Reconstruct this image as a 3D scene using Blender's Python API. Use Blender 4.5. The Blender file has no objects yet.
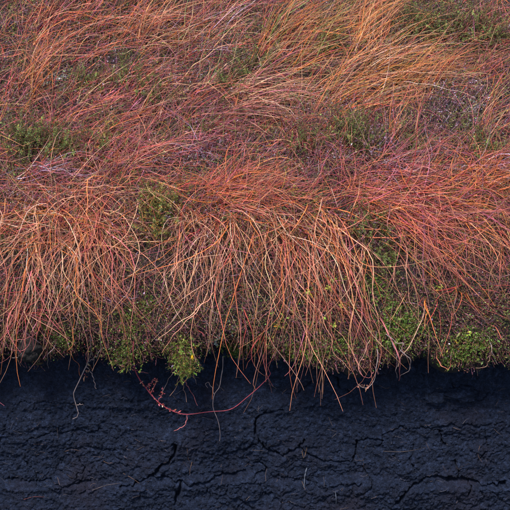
import bpy, math
import numpy as np

# ------------------------------------------------------------------ camera, sky, sun, exposure
sc = bpy.context.scene
COL = sc.collection
PITCH = math.radians(25.0)
DIST = 5.0
ZC = 0.892
HALF = 0.75                       # half frame, metres, at the bank
FWD = np.array([0, math.cos(PITCH), -math.sin(PITCH)])
UPV = np.array([0, math.sin(PITCH), math.cos(PITCH)])
CAMP = np.array([0, 0, ZC]) - FWD * DIST
cam_d = bpy.data.cameras.new('camera')
cam = bpy.data.objects.new('camera', cam_d)
COL.objects.link(cam)
cam.location = CAMP
cam.rotation_euler = (math.pi / 2 - PITCH, 0, 0)
cam_d.sensor_width = 36
cam_d.lens = 18.0 / (HALF / DIST)
cam_d.clip_end = 900
sc.camera = cam

SUN_EL, SUN_AZ = 62.0, 205.0      # azimuth of the sun, clockwise from +Y
world = bpy.data.worlds.new('World')
sc.world = world
world.use_nodes = True
wn = world.node_tree
sky = wn.nodes.new('ShaderNodeTexSky')
sky.sky_type = 'NISHITA'
sky.sun_disc = False
sky.sun_elevation = math.radians(SUN_EL)
sky.sun_rotation = math.radians(SUN_AZ)
bg = wn.nodes['Background']
bg.inputs['Strength'].default_value = 0.10
wn.links.new(sky.outputs[0], bg.inputs[0])
sun_d = bpy.data.lights.new('sun', 'SUN')
sun_d.energy = 2.7
sun_d.angle = math.radians(16)
sun_d.color = (1.0, 0.96, 0.92)
sun = bpy.data.objects.new('sun', sun_d)
COL.objects.link(sun)
sun.rotation_euler = (math.radians(90 - SUN_EL), 0, math.radians(180 - SUN_AZ) )
sc.view_settings.view_transform = 'Standard'
sc.view_settings.look = 'None'
sc.view_settings.gamma = 1
sc.view_settings.exposure = 1.25
sc.cycles.max_bounces = 5
sc.cycles.diffuse_bounces = 3

rng = np.random.default_rng(11)

# ------------------------------------------------------------------ numeric helpers
def hash2(i, j, s=0):
    n = (i.astype(np.int64) * 374761393 + j.astype(np.int64) * 668265263 + s * 974711) & 0xffffffff
    n = ((n ^ (n >> 13)) * 1274126177) & 0xffffffff
    n = ((n ^ (n >> 16)) * 2246822519) & 0xffffffff
    return ((n ^ (n >> 15)) & 0xffffff) / float(0xffffff)

def vnoise(x, y, s=0):
    xi, yi = np.floor(x), np.floor(y)
    fx, fy = x - xi, y - yi
    fx = fx * fx * (3 - 2 * fx); fy = fy * fy * (3 - 2 * fy)
    a, b = hash2(xi, yi, s), hash2(xi + 1, yi, s)
    c, d = hash2(xi, yi + 1, s), hash2(xi + 1, yi + 1, s)
    return (a + (b - a) * fx + (c - a) * fy + (a - b - c + d) * fx * fy) * 2 - 1

def fbm(x, y, oct=4, s=0, gain=0.5):
    r, a = 0, 1.0
    for k in range(oct):
        r = r + a * vnoise(x * 2 ** k + 17.3 * k, y * 2 ** k - 9.1 * k, s + k)
        a *= gain
    return r

def norm(v):
    return v / np.maximum(np.linalg.norm(v, axis=-1, keepdims=True), 1e-9)

def spline(P, n):
    """Catmull-Rom through P, n samples evenly spread over arc length."""
    P = np.asarray(P, float)
    Q = np.vstack([2 * P[0] - P[1], P, 2 * P[-1] - P[-2]])
    out = []
    for i in range(1, len(Q) - 2):
        t = np.linspace(0, 1, 24, endpoint=False)[:, None]
        p0, p1, p2, p3 = Q[i - 1], Q[i], Q[i + 1], Q[i + 2]
        out.append(0.5 * (2 * p1 + (p2 - p0) * t + (2 * p0 - 5 * p1 + 4 * p2 - p3) * t ** 2 + (3 * p1 - p0 - 3 * p2 + p3) * t ** 3))
    out = np.vstack(out + [P[-1:]])
    d = np.r_[0, np.cumsum(np.linalg.norm(np.diff(out, axis=0), axis=1))]
    s = np.linspace(0, d[-1], n)
    return np.stack([np.interp(s, d, out[:, k]) for k in range(out.shape[1])], 1)

PX = 2 * HALF / 510
# ------------------------------------------------------------------ shape of the bank
def peat_y(z):
    return 0.035 + 0.05 * np.clip((z - 0.40) / 0.2, 0, 1.2) ** 1.5 - 0.13 * (0.6 - z) - 0.9 * np.maximum(0.0, -0.02 - z) ** 1.6

TURF = [(0.22, 0.56), (0.08, 0.567), (-0.02, 0.58), (-0.066, 0.615), (-0.088, 0.67), (-0.075, 0.75), (-0.025, 0.85),
        (0.055, 0.94), (0.17, 1.015), (0.35, 1.09), (0.6, 1.195), (0.9, 1.325), (1.2, 1.44), (1.6, 1.55), (2.1, 1.63), (2.8, 1.68), (3.4, 1.70)]
tp = spline(TURF, 420)                        # turf profile (y, z)
T_LEN = np.r_[0, np.cumsum(np.linalg.norm(np.diff(tp, axis=0), axis=1))]
tt = norm(np.gradient(tp, axis=0))
tn = np.stack([-tt[:, 1], tt[:, 0]], 1)        # outward normal (the profile runs up and back)
zz = np.linspace(-0.3, 0.585, 120)
col_poly = np.vstack([np.stack([np.full(30, 0.0) + np.linspace(-1.6, -0.45, 30), np.full(30, -0.16)], 1),
                      np.stack([peat_y(zz[zz > -0.16]) - 0.012, zz[zz > -0.16]], 1), tp[tp[:, 0].argmin() - 20:]])
GY, GZ = np.arange(-0.9, 2.6, 0.0125), np.arange(-0.3, 2.2, 0.0125)

def build_sdf():
    A, B = col_poly[:-1], col_poly[1:]
    Y, Z = np.meshgrid(GY, GZ, indexing='ij')
    q = np.stack([Y.ravel(), Z.ravel()], 1)
    best = np.full(len(q), 1e9); sgn = np.zeros(len(q)); tpar = np.zeros(len(q))
    turf0 = len(col_poly) - len(tp) + tp[:, 0].argmin() - 20
    for i in range(len(A)):
        ab = B[i] - A[i]
        t = np.clip(((q - A[i]) @ ab) / (ab @ ab), 0, 1)
        d = q - (A[i] + t[:, None] * ab)
        dd = (d ** 2).sum(1)
        m = dd < best - 1e-12
        best[m] = dd[m]
        n = np.array([-ab[1], ab[0]])
        sgn[m] = np.where((d[m] @ n) >= 0, 1, -1)
        k = i - (len(A) - (len(tp) - 1))
        tpar[m] = T_LEN[min(max(k, 0), len(tp) - 1)]
    return (np.sqrt(best) * sgn).reshape(Y.shape), tpar.reshape(Y.shape)
SDF, TPAR = build_sdf()

def bil(G, y, z):
    a = np.clip((y - GY[0]) / 0.0125, 0, len(GY) - 1.001); b = np.clip((z - GZ[0]) / 0.0125, 0, len(GZ) - 1.001)
    i, j = a.astype(int), b.astype(int); f, g = a - i, b - j
    return G[i, j] * (1 - f) * (1 - g) + G[i + 1, j] * f * (1 - g) + G[i, j + 1] * (1 - f) * g + G[i + 1, j + 1] * f * g

def bump_exact(x, t):
    """hummocks of the turf, metres outward"""
    b = 0.030 * fbm(x * 3.1 + 5, t * 4.0, 2, 3) + 0.012 * fbm(x * 11, t * 11, 3, 8)
    rag = 0.020 * fbm(x * 14 + 2, t * 9, 3, 13) + 0.020 * fbm(x * 5, t * 3, 2, 14)       # ragged lower lip
    return b * np.clip((t - 0.06) / 0.15, 0.25, 1) + rag * np.clip(1 - np.abs(t - 0.2) / 0.2, 0, 1)
BX, BT = np.arange(-3.4, 3.4, 0.01), np.arange(0, T_LEN[-1] + .05, 0.01)
BG = bump_exact(*[a for a in np.meshgrid(BX, BT, indexing='ij')])
def bump(x, t):
    a = np.clip((x - BX[0]) / 0.01, 0, len(BX) - 1.001); b = np.clip(t / 0.01, 0, len(BT) - 1.001)
    i, j = a.astype(int), b.astype(int); f, g = a - i, b - j
    return BG[i, j] * (1 - f) * (1 - g) + BG[i + 1, j] * f * (1 - g) + BG[i, j + 1] * (1 - f) * g + BG[i + 1, j + 1] * f * g

SAG_U = np.array([-300, -40, 8, 36, 60, 90, 118, 140, 160, 180, 200, 222, 250, 290, 330, 362, 400, 425, 440, 465, 500, 560, 800])
SAG_V = np.array([0, 5, -4, 6, -2, -6, 9, 3, -8, 10, -3, -8, -2, 0, 6, 9, -3, -9, 0, 8, 2, 6, 0])
SGX = np.arange(-3.4, 3.4, .006)
SGM = (np.interp(255 + SGX / PX, SAG_U, SAG_V) * 1.2 + 4.5 * fbm(SGX * 13 + 4, SGX * 0 + 1.5, 3, 401)) * PX
def sag(x, z):
    """how far the overhanging sod droops below its mean level"""
    i = np.clip(((x - SGX[0]) / .006).astype(int), 0, len(SGX) - 1); m = SGM[i]
    k = np.clip((0.86 - z) / 0.24, 0, 1)
    return m * k * k * (3 - 2 * k)
def sdf(p):
    z = p[..., 2] + sag(p[..., 0], p[..., 2])
    d = bil(SDF, p[..., 1], z)
    t = bil(TPAR, p[..., 1], z)
    return d - np.where(t > 0.02, bump(p[..., 0], t), 0)

def nrm(p, e=0.012):
    g = []
    for k in range(3):
        o = np.zeros(3); o[k] = e
        g.append(sdf(p + o) - sdf(p - o))
    return norm(np.stack(g, -1))

def hit(u, v, lift=0.0):
    """point of the bank seen at photograph position (u, v)"""
    u, v = np.atleast_1d(np.asarray(u, float)), np.atleast_1d(np.asarray(v, float))
    d = FWD[None] + ((u - 255) / 255 * HALF / DIST)[:, None] * np.array([1, 0, 0])[None] - ((v - 255) / 255 * HALF / DIST)[:, None] * UPV[None]
    d = norm(d)
    p = CAMP[None] + d * 3.2
    for _ in range(70):
        p = p + d * np.clip(sdf(p) - lift, -0.05, 0.3)[:, None] * 0.8
    return p

# ------------------------------------------------------------------ materials
def mat(name):
    m = bpy.data.materials.new(name); m.use_nodes = True
    return m, m.node_tree, m.node_tree.nodes['Principled BSDF']

def plant_material(name, rough=0.55, spec=0.35, trans=0.0):
    m, nt, b = mat(name)
    a = nt.nodes.new('ShaderNodeAttribute'); a.attribute_name = 'col'
    ns = nt.nodes.new('ShaderNodeTexNoise'); ns.inputs['Scale'].default_value = 90; ns.inputs['Detail'].default_value = 3
    geo = nt.nodes.new('ShaderNodeNewGeometry'); nt.links.new(geo.outputs['Position'], ns.inputs['Vector'])
    rmp = nt.nodes.new('ShaderNodeMapRange'); rmp.inputs['To Min'].default_value = 0.40; rmp.inputs['To Max'].default_value = 1.5
    nt.links.new(ns.outputs['Fac'], rmp.inputs['Value'])
    mx = nt.nodes.new('ShaderNodeMix'); mx.data_type = 'RGBA'; mx.blend_type = 'MULTIPLY'; mx.inputs[0].default_value = 1
    nt.links.new(a.outputs['Color'], mx.inputs[6]); nt.links.new(rmp.outputs[0], mx.inputs[7])
    nt.links.new(mx.outputs[2], b.inputs['Base Color'])
    b.inputs['Roughness'].default_value = rough
    b.inputs['Specular IOR Level'].default_value = spec
    if trans:
        tr = nt.nodes.new('ShaderNodeBsdfTranslucent'); nt.links.new(mx.outputs[2], tr.inputs['Color'])
        ms = nt.nodes.new('ShaderNodeMixShader'); ms.inputs[0].default_value = trans
        nt.links.new(b.outputs[0], ms.inputs[1]); nt.links.new(tr.outputs[0], ms.inputs[2])
        nt.links.new(ms.outputs[0], nt.nodes['Material Output'].inputs['Surface'])
    return m

M_BLADE = plant_material('dead_grass', 0.5, 0.4)
M_LEAF = plant_material('leaf', 0.5, 0.4, 0.25)
M_ROOT = plant_material('root_bark', 0.6, 0.3)

def peat_material():
    m, nt, b = mat('wet_peat')
    N, L = nt.nodes, nt.links
    geo = N.new('ShaderNodeNewGeometry')
    def noise(scale, det, rough=0.6, vec=None):
        n = N.new('ShaderNodeTexNoise'); n.inputs['Scale'].default_value = scale
        n.inputs['Detail'].default_value = det; n.inputs['Roughness'].default_value = rough
        L.new(vec if vec else geo.outputs['Position'], n.inputs['Vector']); return n
    big, mid = noise(5, 4), noise(70, 6, 0.78)
    mp = N.new('ShaderNodeMapping'); mp.inputs['Scale'].default_value = (40, 40, 260)
    L.new(geo.outputs['Position'], mp.inputs['Vector'])
    fib = noise(1.0, 4, 0.6, mp.outputs[0])
    r1 = N.new('ShaderNodeValToRGB'); L.new(mid.outputs['Fac'], r1.inputs['Fac'])
    e = r1.color_ramp.elements
    e[0].position = 0.30; e[0].color = (0.0028, 0.0046, 0.0110, 1)
    e[1].position = 0.72; e[1].color = (0.028, 0.041, 0.084, 1)
    x = e.new(0.5); x.color = (0.0090, 0.0135, 0.0295, 1)
    r2 = N.new('ShaderNodeValToRGB'); L.new(big.outputs['Fac'], r2.inputs['Fac'])
    r2.color_ramp.elements[0].position = 0.5; r2.color_ramp.elements[0].color = (0, 0, 0, 1)
    r2.color_ramp.elements[1].position = 0.75; r2.color_ramp.elements[1].color = (1, 1, 1, 1)
    mx = N.new('ShaderNodeMix'); mx.data_type = 'RGBA'
    mx.inputs[7].default_value = (0.021, 0.0155, 0.024, 1)       # brown, drier peat
    mul = N.new('ShaderNodeMath'); mul.operation = 'MULTIPLY'; mul.inputs[1].default_value = 0.55
    L.new(r2.outputs[0], mul.inputs[0]); L.new(mul.outputs[0], mx.inputs[0]); L.new(r1.outputs[0], mx.inputs[6])
    # pale fibre flecks
    mp2 = N.new('ShaderNodeMapping'); mp2.inputs['Scale'].default_value = (90, 90, 420); mp2.inputs['Rotation'].default_value = (0, 0.12, 0)
    L.new(geo.outputs['Position'], mp2.inputs['Vector'])
    fl = noise(1.0, 2, 0.5, mp2.outputs[0])
    r3 = N.new('ShaderNodeValToRGB'); L.new(fl.outputs['Fac'], r3.inputs['Fac'])
    r3.color_ramp.elements[0].position = 0.66; r3.color_ramp.elements[0].color = (0, 0, 0, 1)
    r3.color_ramp.elements[1].position = 0.78; r3.color_ramp.elements[1].color = (0.6, 0.6, 0.6, 1)
    gr = noise(480, 4, 0.7)
    gm = N.new('ShaderNodeMapRange'); gm.inputs['From Min'].default_value = .35; gm.inputs['From Max'].default_value = .68; gm.inputs['To Min'].default_value = .2; gm.inputs['To Max'].default_value = 2.5
    L.new(gr.outputs['Fac'], gm.inputs['Value'])
    gx = N.new('ShaderNodeMix'); gx.data_type = 'RGBA'; gx.blend_type = 'MULTIPLY'; gx.inputs[0].default_value = 1
    L.new(mx.outputs[2], gx.inputs[6]); L.new(gm.outputs[0], gx.inputs[7])
    mx2 = N.new('ShaderNodeMix'); mx2.data_type = 'RGBA'; mx2.inputs[7].default_value = (0.075, 0.062, 0.066, 1)
    L.new(r3.outputs[0], mx2.inputs[0]); L.new(gx.outputs[2], mx2.inputs[6])
    L.new(mx2.outputs[2], b.inputs['Base Color'])
    rr = N.new('ShaderNodeMapRange'); rr.inputs['To Min'].default_value = 0.45; rr.inputs['To Max'].default_value = 0.9
    L.new(mid.outputs['Fac'], rr.inputs['Value']); L.new(rr.outputs[0], b.inputs['Roughness'])
    b.inputs['Specular IOR Level'].default_value = 0.16
    fine = noise(330, 6, 0.75)
    add = N.new('ShaderNodeMath'); add.operation = 'ADD'; L.new(fine.outputs['Fac'], add.inputs[0]); L.new(fib.outputs['Fac'], add.inputs[1])
    bp = N.new('ShaderNodeBump'); bp.inputs['Strength'].default_value = 1.0; bp.inputs['Distance'].default_value = 0.008
    L.new(add.outputs[0], bp.inputs['Height']); L.new(bp.outputs[0], b.inputs['Normal'])
    return m
M_PEAT = peat_material()

def soil_material(name, c0, c1):
    m, nt, b = mat(name)
    N, L = nt.nodes, nt.links
    geo = N.new('ShaderNodeNewGeometry')
    n = N.new('ShaderNodeTexNoise'); n.inputs['Scale'].default_value = 45; n.inputs['Detail'].default_value = 6
    L.new(geo.outputs['Position'], n.inputs['Vector'])
    r = N.new('ShaderNodeValToRGB'); L.new(n.outputs['Fac'], r.inputs['Fac'])
    r.color_ramp.elements[0].position = 0.35; r.color_ramp.elements[0].color = (*c0, 1)
    r.color_ramp.elements[1].position = 0.7; r.color_ramp.elements[1].color = (*c1, 1)
    L.new(r.outputs[0], b.inputs['Base Color']); b.inputs['Roughness'].default_value = 0.9
    bp = N.new('ShaderNodeBump'); bp.inputs['Strength'].default_value = 1; bp.inputs['Distance'].default_value = 0.012
    L.new(n.outputs['Fac'], bp.inputs['Height']); L.new(bp.outputs[0], b.inputs['Normal'])
    return m
M_TURF = soil_material('turf_soil', (0.004, 0.003, 0.0025), (0.017, 0.010, 0.008))
M_MOOR = soil_material('moor', (0.05, 0.035, 0.02), (0.16, 0.09, 0.05))

# ------------------------------------------------------------------ mesh builders
def mesh_from(name, V, F, material, cols=None, smooth=True):
    me = bpy.data.meshes.new(name)
    V = np.ascontiguousarray(V, np.float32); F = np.ascontiguousarray(F, np.int32)
    k = F.shape[1]
    me.vertices.add(len(V)); me.vertices.foreach_set('co', V.ravel())
    me.loops.add(F.size); me.loops.foreach_set('vertex_index', F.ravel())
    me.polygons.add(len(F)); me.polygons.foreach_set('loop_start', np.arange(0, F.size, k, dtype=np.int32))
    if smooth:
        me.polygons.foreach_set('use_smooth', np.ones(len(F), bool))
    if cols is not None:
        a = me.color_attributes.new('col', 'FLOAT_COLOR', 'POINT')
        a.data.foreach_set('color', np.concatenate([cols, np.ones((len(cols), 1))], 1).astype(np.float32).ravel())
    me.materials.append(material)
    me.update(calc_edges=True)
    return me

def tube_arrays(P, R, C, sides=3, flat=1.0):
    """P (N,S,3) centre lines, R (N,S) radii, C (N,S,3) colours"""
    N, S, _ = P.shape
    T = norm(np.gradient(P, axis=1))
    ref = np.tile(norm(rng.normal(size=(N, 1, 3))), (1, S, 1))
    A = norm(np.cross(T, ref)); B = np.cross(T, A)
    ang = np.arange(sides) * 2 * math.pi / sides
    V = P[:, :, None] + R[:, :, None, None] * (np.cos(ang)[None, None, :, None] * A[:, :, None] + flat * np.sin(ang)[None, None, :, None] * B[:, :, None])
    base = (np.arange(N) * S * sides)[:, None, None] + (np.arange(S - 1) * sides)[None, :, None]
    k = np.arange(sides)[None, None]; k2 = (np.arange(sides) + 1)[None, None] % sides
    F = np.stack([base + k, base + k2, base + sides + k2, base + sides + k], -1).reshape(-1, 4)
    return V.reshape(-1, 3), F, np.repeat(C[:, :, None], sides, 2).reshape(-1, 3)

def ribbon_arrays(P, R, C):
    N, S, _ = P.shape
    T = norm(np.gradient(P, axis=1))
    A = norm(np.cross(T, np.tile(norm(rng.normal(size=(N, 1, 3)) + np.array([0, -.6, .6])), (1, S, 1))))
    V = np.stack([P - A * R[..., None], P + A * R[..., None]], 2)
    base = (np.arange(N) * S * 2)[:, None] + (np.arange(S - 1) * 2)[None]
    F = np.stack([base, base + 1, base + 3, base + 2], -1).reshape(-1, 4)
    return V.reshape(-1, 3), F, np.repeat(C[:, :, None], 2, 2).reshape(-1, 3)

def leaf_arrays(Pt, D, Nn, Ln, Wd, C):
    """folded diamond leaves: base point, direction, side reference, length, width, colour"""
    S = norm(np.cross(D, Nn)); U = np.cross(S, D)
    mid = Pt + D * Ln[:, None] * 0.5
    V = np.stack([Pt, mid + S * Wd[:, None] * .5 + U * Wd[:, None] * .18, Pt + D * Ln[:, None] - U * Ln[:, None] * .12, mid - S * Wd[:, None] * .5 + U * Wd[:, None] * .18], 1)
    F = (np.arange(len(Pt)) * 4)[:, None] + np.arange(4)[None]
    return V.reshape(-1, 3), F, np.repeat(C[:, None], 4, 1).reshape(-1, 3)

def joinarr(parts):
    o = 0; Vs, Fs, Cs = [], [], []
    for V, F, C in parts:
        Vs.append(V); Fs.append(F + o); Cs.append(C); o += len(V)
    return np.vstack(Vs), np.vstack(Fs), np.vstack(Cs)

def link(name, me, parent=None, loc=None):
    o = bpy.data.objects.new(name, me); COL.objects.link(o)
    if parent: o.parent = parent
    if loc is not None: o.location = loc
    return o

def tag(o, label, cat, group=None, kind=None):
    if label: o['label'] = label
    if cat: o['category'] = cat
    if group: o['group'] = group
    if kind: o['kind'] = kind
    return o

def empty(name, loc, label, cat, group=None):
    o = bpy.data.objects.new(name, None); COL.objects.link(o); o.location = loc
    o.empty_display_size = 0.05
    return tag(o, label, cat, group)

def struct(name, me):
    o = link(name, me); o['kind'] = 'structure'; return o

def grid_faces(n, m):
    i = (np.arange(n - 1) * m)[:, None] + np.arange(m - 1)[None]
    return np.stack([i, i + 1, i + m + 1, i + m], -1).reshape(-1, 4)

# ------------------------------------------------------------------ the peat face
PX = 2 * HALF / 510
def pz(u, v):
    p = hit([u], [v])[0]; return p[0], p[2]

CRACKS = [  # photograph positions, half width in mm, depth in mm
    ([(175, 443), (173, 455), (168, 464), (158, 471), (149, 478), (138, 483), (124, 488)], 5.5, 34),
    ([(150, 478), (166, 480), (185, 483), (203, 482), (222, 479), (244, 476)], 5, 28),
    ([(180, 484), (179, 494), (176, 504)], 6, 26),
    ([(284, 411), (272, 414), (262, 417), (255, 423), (257, 436), (259, 445), (270, 455), (281, 457), (291, 454), (301, 452), (303, 441)], 4, 28),
    ([(302, 452), (318, 462), (334, 464), (350, 464), (354, 455), (358, 442), (368, 440), (382, 441)], 3.5, 26),
    ([(354, 462), (366, 474), (372, 486)], 3, 16),
    ([(396, 503), (404, 493), (416, 482), (430, 476), (447, 479), (462, 479), (480, 484), (503, 486)], 6.5, 36),
    ([(455, 480), (459, 470), (456, 462)], 3.5, 20), ([(470, 482), (468, 494)], 4, 20),
    ([(440, 429), (444, 438), (445, 447)], 4, 24), ([(400, 428), (430, 427), (450, 424), (474, 425), (503, 422)], 3, 13),
    ([(330, 374), (339, 380), (341, 390), (352, 396)], 3, 22), ([(286, 397), (300, 392), (306, 385), (322, 379)], 3, 18),
    ([(10, 480), (30, 483), (46, 481), (66, 487), (90, 486)], 4, 20), ([(32, 437), (55, 434), (84, 436), (100, 433)], 3, 11),
    ([(25, 462), (34, 470), (36, 483)], 3, 15), ([(78, 462), (84, 472), (74, 480)], 3, 14), ([(60, 452), (90, 452), (116, 453)], 2.5, 9),
    ([(402, 428), (384, 437), (378, 448)], 3, 13), ([(452, 384), (462, 396), (480, 402), (494, 396)], 4, 16),
    ([(204, 455), (228, 458), (256, 448)], 3, 14), ([(204, 433), (215, 430), (228, 433)], 3, 10), ([(256, 466), (268, 472), (256, 478)], 4, 18),
    ([(280, 478), (302, 482), (330, 486), (360, 484)], 3, 13), ([(100, 470), (120, 466), (140, 470)], 2.5, 10),
    ([(200, 370), (222, 374), (250, 371), (276, 380)], 3, 12), ([(380, 380), (404, 374), (428, 379)], 4, 15), ([(120, 396), (134, 402), (150, 400)], 2.5, 9),
    ([(20, 405), (50, 401), (70, 404)], 2.5, 8), ([(415, 445), (408, 458), (414, 470)], 2.5, 12), ([(484, 432), (488, 450), (480, 462)], 3, 14)]
CR = [(np.array([pz(*q) for q in pl]), w * 1e-3, d * 1e-3) for pl, w, d in CRACKS]

def seg_dist(x, z, P):
    best = np.full(x.shape, 9.0)
    for a, b in zip(P[:-1], P[1:]):
        ab = b - a
        t = np.clip(((x - a[0]) * ab[0] + (z - a[1]) * ab[1]) / (ab @ ab), 0, 1)
        best = np.minimum(best, np.hypot(x - a[0] - t * ab[0], z - a[1] - t * ab[1]))
    return best

def worley(x, y, s):
    xi, yi = np.floor(x), np.floor(y)
    f1 = np.full(x.shape, 9.0); f2 = f1.copy(); idv = np.zeros(x.shape)
    for i in (-1, 0, 1):
        for j in (-1, 0, 1):
            cx, cy = xi + i, yi + j
            d = np.hypot(cx + hash2(cx, cy, s) - x, cy + hash2(cx, cy, s + 1) - y)
            h = hash2(cx, cy, s + 2)
            m = d < f1
            f2 = np.where(m, f1, np.minimum(f2, d)); idv = np.where(m, h, idv); f1 = np.where(m, d, f1)
    return f2 - f1, idv

def peat_disp(x, z):
    d = 0.016 * fbm(x * 4 + 3, z * 6, 2, 21) + 0.0045 * fbm(x * 16, z * 19, 2, 31) + 0.0028 * fbm(x * 60, z * 66, 2, 41, .7) + 0.0027 * fbm(x * 200, z * 160, 2, 51, .9)
    d += 0.004 * fbm(x * 3.5, z * 26 + 0.6 * x, 2, 61)                         # cut layers
    low = np.clip((0.34 - z) / 0.25, 0, 1)
    wx, wz = x + 0.018 * fbm(x * 22, z * 22, 3, 71), z + 0.014 * fbm(x * 22, z * 22, 3, 81)
    e, idv = worley(wx * 13, wz * 18, 91)
    msk = np.clip(fbm(x * 4, z * 5, 2, 95) * 1.5 + 0.1 + 0.5 * low, 0, 1)
    msk = msk * (.25 + .35 * low)
    d += (idv - .5) * 0.008 * msk - 0.012 * np.exp(-(e / 0.075) ** 2) * msk
    e2, id2 = worley(wx * 46, wz * 58, 101)
    d += ((id2 - .5) * 0.0026 - 0.0026 * np.exp(-(e2 / 0.16) ** 2)) * (0.45 + 0.55 * low)
    kx, kz = x + 0.007 * fbm(x * 45, z * 45, 3, 111), z + 0.007 * fbm(x * 45, z * 45, 3, 121)
    for P, w, dep in CR:
        lo, hi = P.min(0) - .09, P.max(0) + .09
        m = (x > lo[0]) & (x < hi[0]) & (z > lo[1]) & (z < hi[1])
        if m.any():
            ww = .78 * w * (0.75 + 0.5 * vnoise(x[m] * 40, z[m] * 40, 131))
            dd = seg_dist(kx[m], kz[m], P)
            d[m] += -1.3 * dep * np.exp(-(dd / np.maximum(ww, .0012)) ** 2) + 0.005 * np.exp(-(dd / 0.035) ** 2)
    # a step where the lowest spit was cut
    d += 0.02 * np.clip((0.135 + 0.02 * fbm(x * 6, x * 0 + 2, 3, 141) - z) / 0.02, 0, 1)
    return d

def peat_pt(x, z, off=0.0):
    x, z = np.atleast_1d(np.asarray(x, float)), np.atleast_1d(np.asarray(z, float))
    return np.stack([x, peat_y(z) - peat_disp(x, z) - off, z], -1)

xs = np.r_[np.linspace(-3.2, -0.86, 120)[:-1], np.arange(-0.86, 0.86, 0.0026), np.linspace(0.86, 3.2, 120)]
zs = np.r_[np.linspace(-0.3, -0.02, 24)[:-1], np.arange(-0.02, 0.66, 0.0026)]
X, Z = np.meshgrid(xs, zs, indexing='ij')
V = peat_pt(X.ravel(), Z.ravel())
struct('peat_face', mesh_from('peat_face', V, grid_faces(len(xs), len(zs)), M_PEAT))
fx = np.linspace(-60, 60, 61); fy = np.r_[np.linspace(-90, -3, 30)[:-1], np.linspace(-3, 0.1, 60)]
X, Y = np.meshgrid(fx, fy, indexing='ij')
Vf = np.stack([X.ravel(), Y.ravel(), -0.17 + 0.03 * fbm(X.ravel() * 2, Y.ravel() * 2, 3, 151)], -1)
struct('trench_floor', mesh_from('trench_floor', Vf, grid_faces(len(fx), len(fy)), M_PEAT))

# ------------------------------------------------------------------ the turf on top
txs = np.r_[np.linspace(-3.2, -1.0, 60)[:-1], np.arange(-1.0, 1.0, 0.018), np.linspace(1.0, 3.2, 60)]
X, I = np.meshgrid(txs, np.arange(len(tp)), indexing='ij')
X, I = X.ravel(), I.ravel()
b = bump(X, T_LEN[I])
V = np.stack([X, tp[I, 0] + tn[I, 0] * b, tp[I, 1] + tn[I, 1] * b], -1)
V[:, 2] -= sag(V[:, 0], V[:, 2])
struct('turf_bank', mesh_from('turf_bank', V, grid_faces(len(txs), len(tp)), M_TURF))
mx_ = np.linspace(-120, 120, 41); my_ = np.linspace(3.0, 300, 60)
X, Y = np.meshgrid(mx_, my_, indexing='ij')
Vm = np.stack([X.ravel(), Y.ravel(), 1.66 + 0.0 * X.ravel() + 0.25 * fbm(X.ravel() * .05, Y.ravel() * .05, 3, 161) * np.clip((Y.ravel() - 4) / 20, 0, 1)], -1)
struct('moorland', mesh_from('moorland', Vm, grid_faces(len(mx_), len(my_)), M_MOOR))

# ------------------------------------------------------------------ growing blades
PAL = {'straw': (0.67, 0.35, 0.20), 'pale': (0.67, 0.44, 0.31), 'orange': (0.60, 0.16, 0.035), 'salmon': (0.54, 0.145, 0.08), 'red': (0.34, 0.038, 0.032),
       'pink': (0.46, 0.095, 0.115), 'mauve': (0.23, 0.07, 0.11), 'gold': (0.52, 0.215, 0.04), 'green': (0.12, 0.19, 0.045), 'brown': (0.15, 0.06, 0.04),
       'lilac': (0.36, 0.27, 0.36), 'plum': (0.14, 0.045, 0.07), 'olive': (0.17, 0.15, 0.035)}

def pick_cols(n, pal):
    names = list(pal); w = np.array([pal[k] for k in names], float); w /= w.sum()
    c = np.array([PAL[k] for k in names])[rng.choice(len(names), n, p=w)]
    return c * np.exp(rng.normal(0, 0.45, (n, 1))) * np.exp(rng.normal(0, 0.05, (n, 3)))

def frame_dirs(p, ang, el):
    """direction at a surface point: angle in the surface (0 right, 90 uphill), elevation off it"""
    n = nrm(p)
    xh = norm(np.array([1.0, 0, 0]) - n * n[:, :1]); up = np.cross(n, xh)
    ca, sa, ce, se = np.cos(ang)[:, None], np.sin(ang)[:, None], np.cos(el)[:, None], np.sin(el)[:, None]
    return norm(ce * (ca * xh + sa * up) + se * n)

def grow(root, d, L, S, grav, wind=0.0, curl=1.0, clear=None):
    n = len(root); ds = (L / (S - 1))[:, None]
    P = np.zeros((n, S, 3)); P[:, 0] = root
    ph, fr = rng.uniform(0, 6.28, (n, 3, 2)), rng.uniform(4, 26, (n, 3, 2))
    cu = curl * np.exp(rng.normal(0, .5, (n, 1)))
    bend = rng.normal(0, 1.3, (n, 3)) * curl
    gv = grav * np.exp(rng.normal(0, .35, (n, 1)))
    kink = rng.integers(2, S, n); kv = rng.normal(0, .42, (n, 3)) * (rng.random((n, 1)) < .55) * min(curl, 1)
    if clear is None: clear = rng.uniform(.003, .03, n)
    p = root.copy()
    for s in range(1, S):
        l = (s / (S - 1)) * L[:, None]
        w = np.sin(ph[..., 0] + fr[..., 0] * l) + .6 * np.sin(ph[..., 1] + 1.9 * fr[..., 1] * l)
        d = d + ds * (gv * np.array([0, 0, -1.0]) + wind * np.array([1.0, 0, 0]) + cu * 3.0 * w + bend)
        d = norm(d + kv * (kink == s)[:, None])
        q = p + d * ds
        sd = sdf(q)
        need = np.minimum(clear, s * .012) - sd
        m = need > 0
        if m.any():
            nn = nrm(q[m])
            q[m] += nn * need[m][:, None]
            dm = d[m]; inn = np.minimum((dm * nn).sum(1, keepdims=True), 0)
            d[m] = norm(dm - inn * nn * 0.9)
        P[:, s] = q; p = q
    return P

def taper(n, S, r, tip=.35):
    return r[:, None] * np.linspace(1, tip, S)[None]

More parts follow.
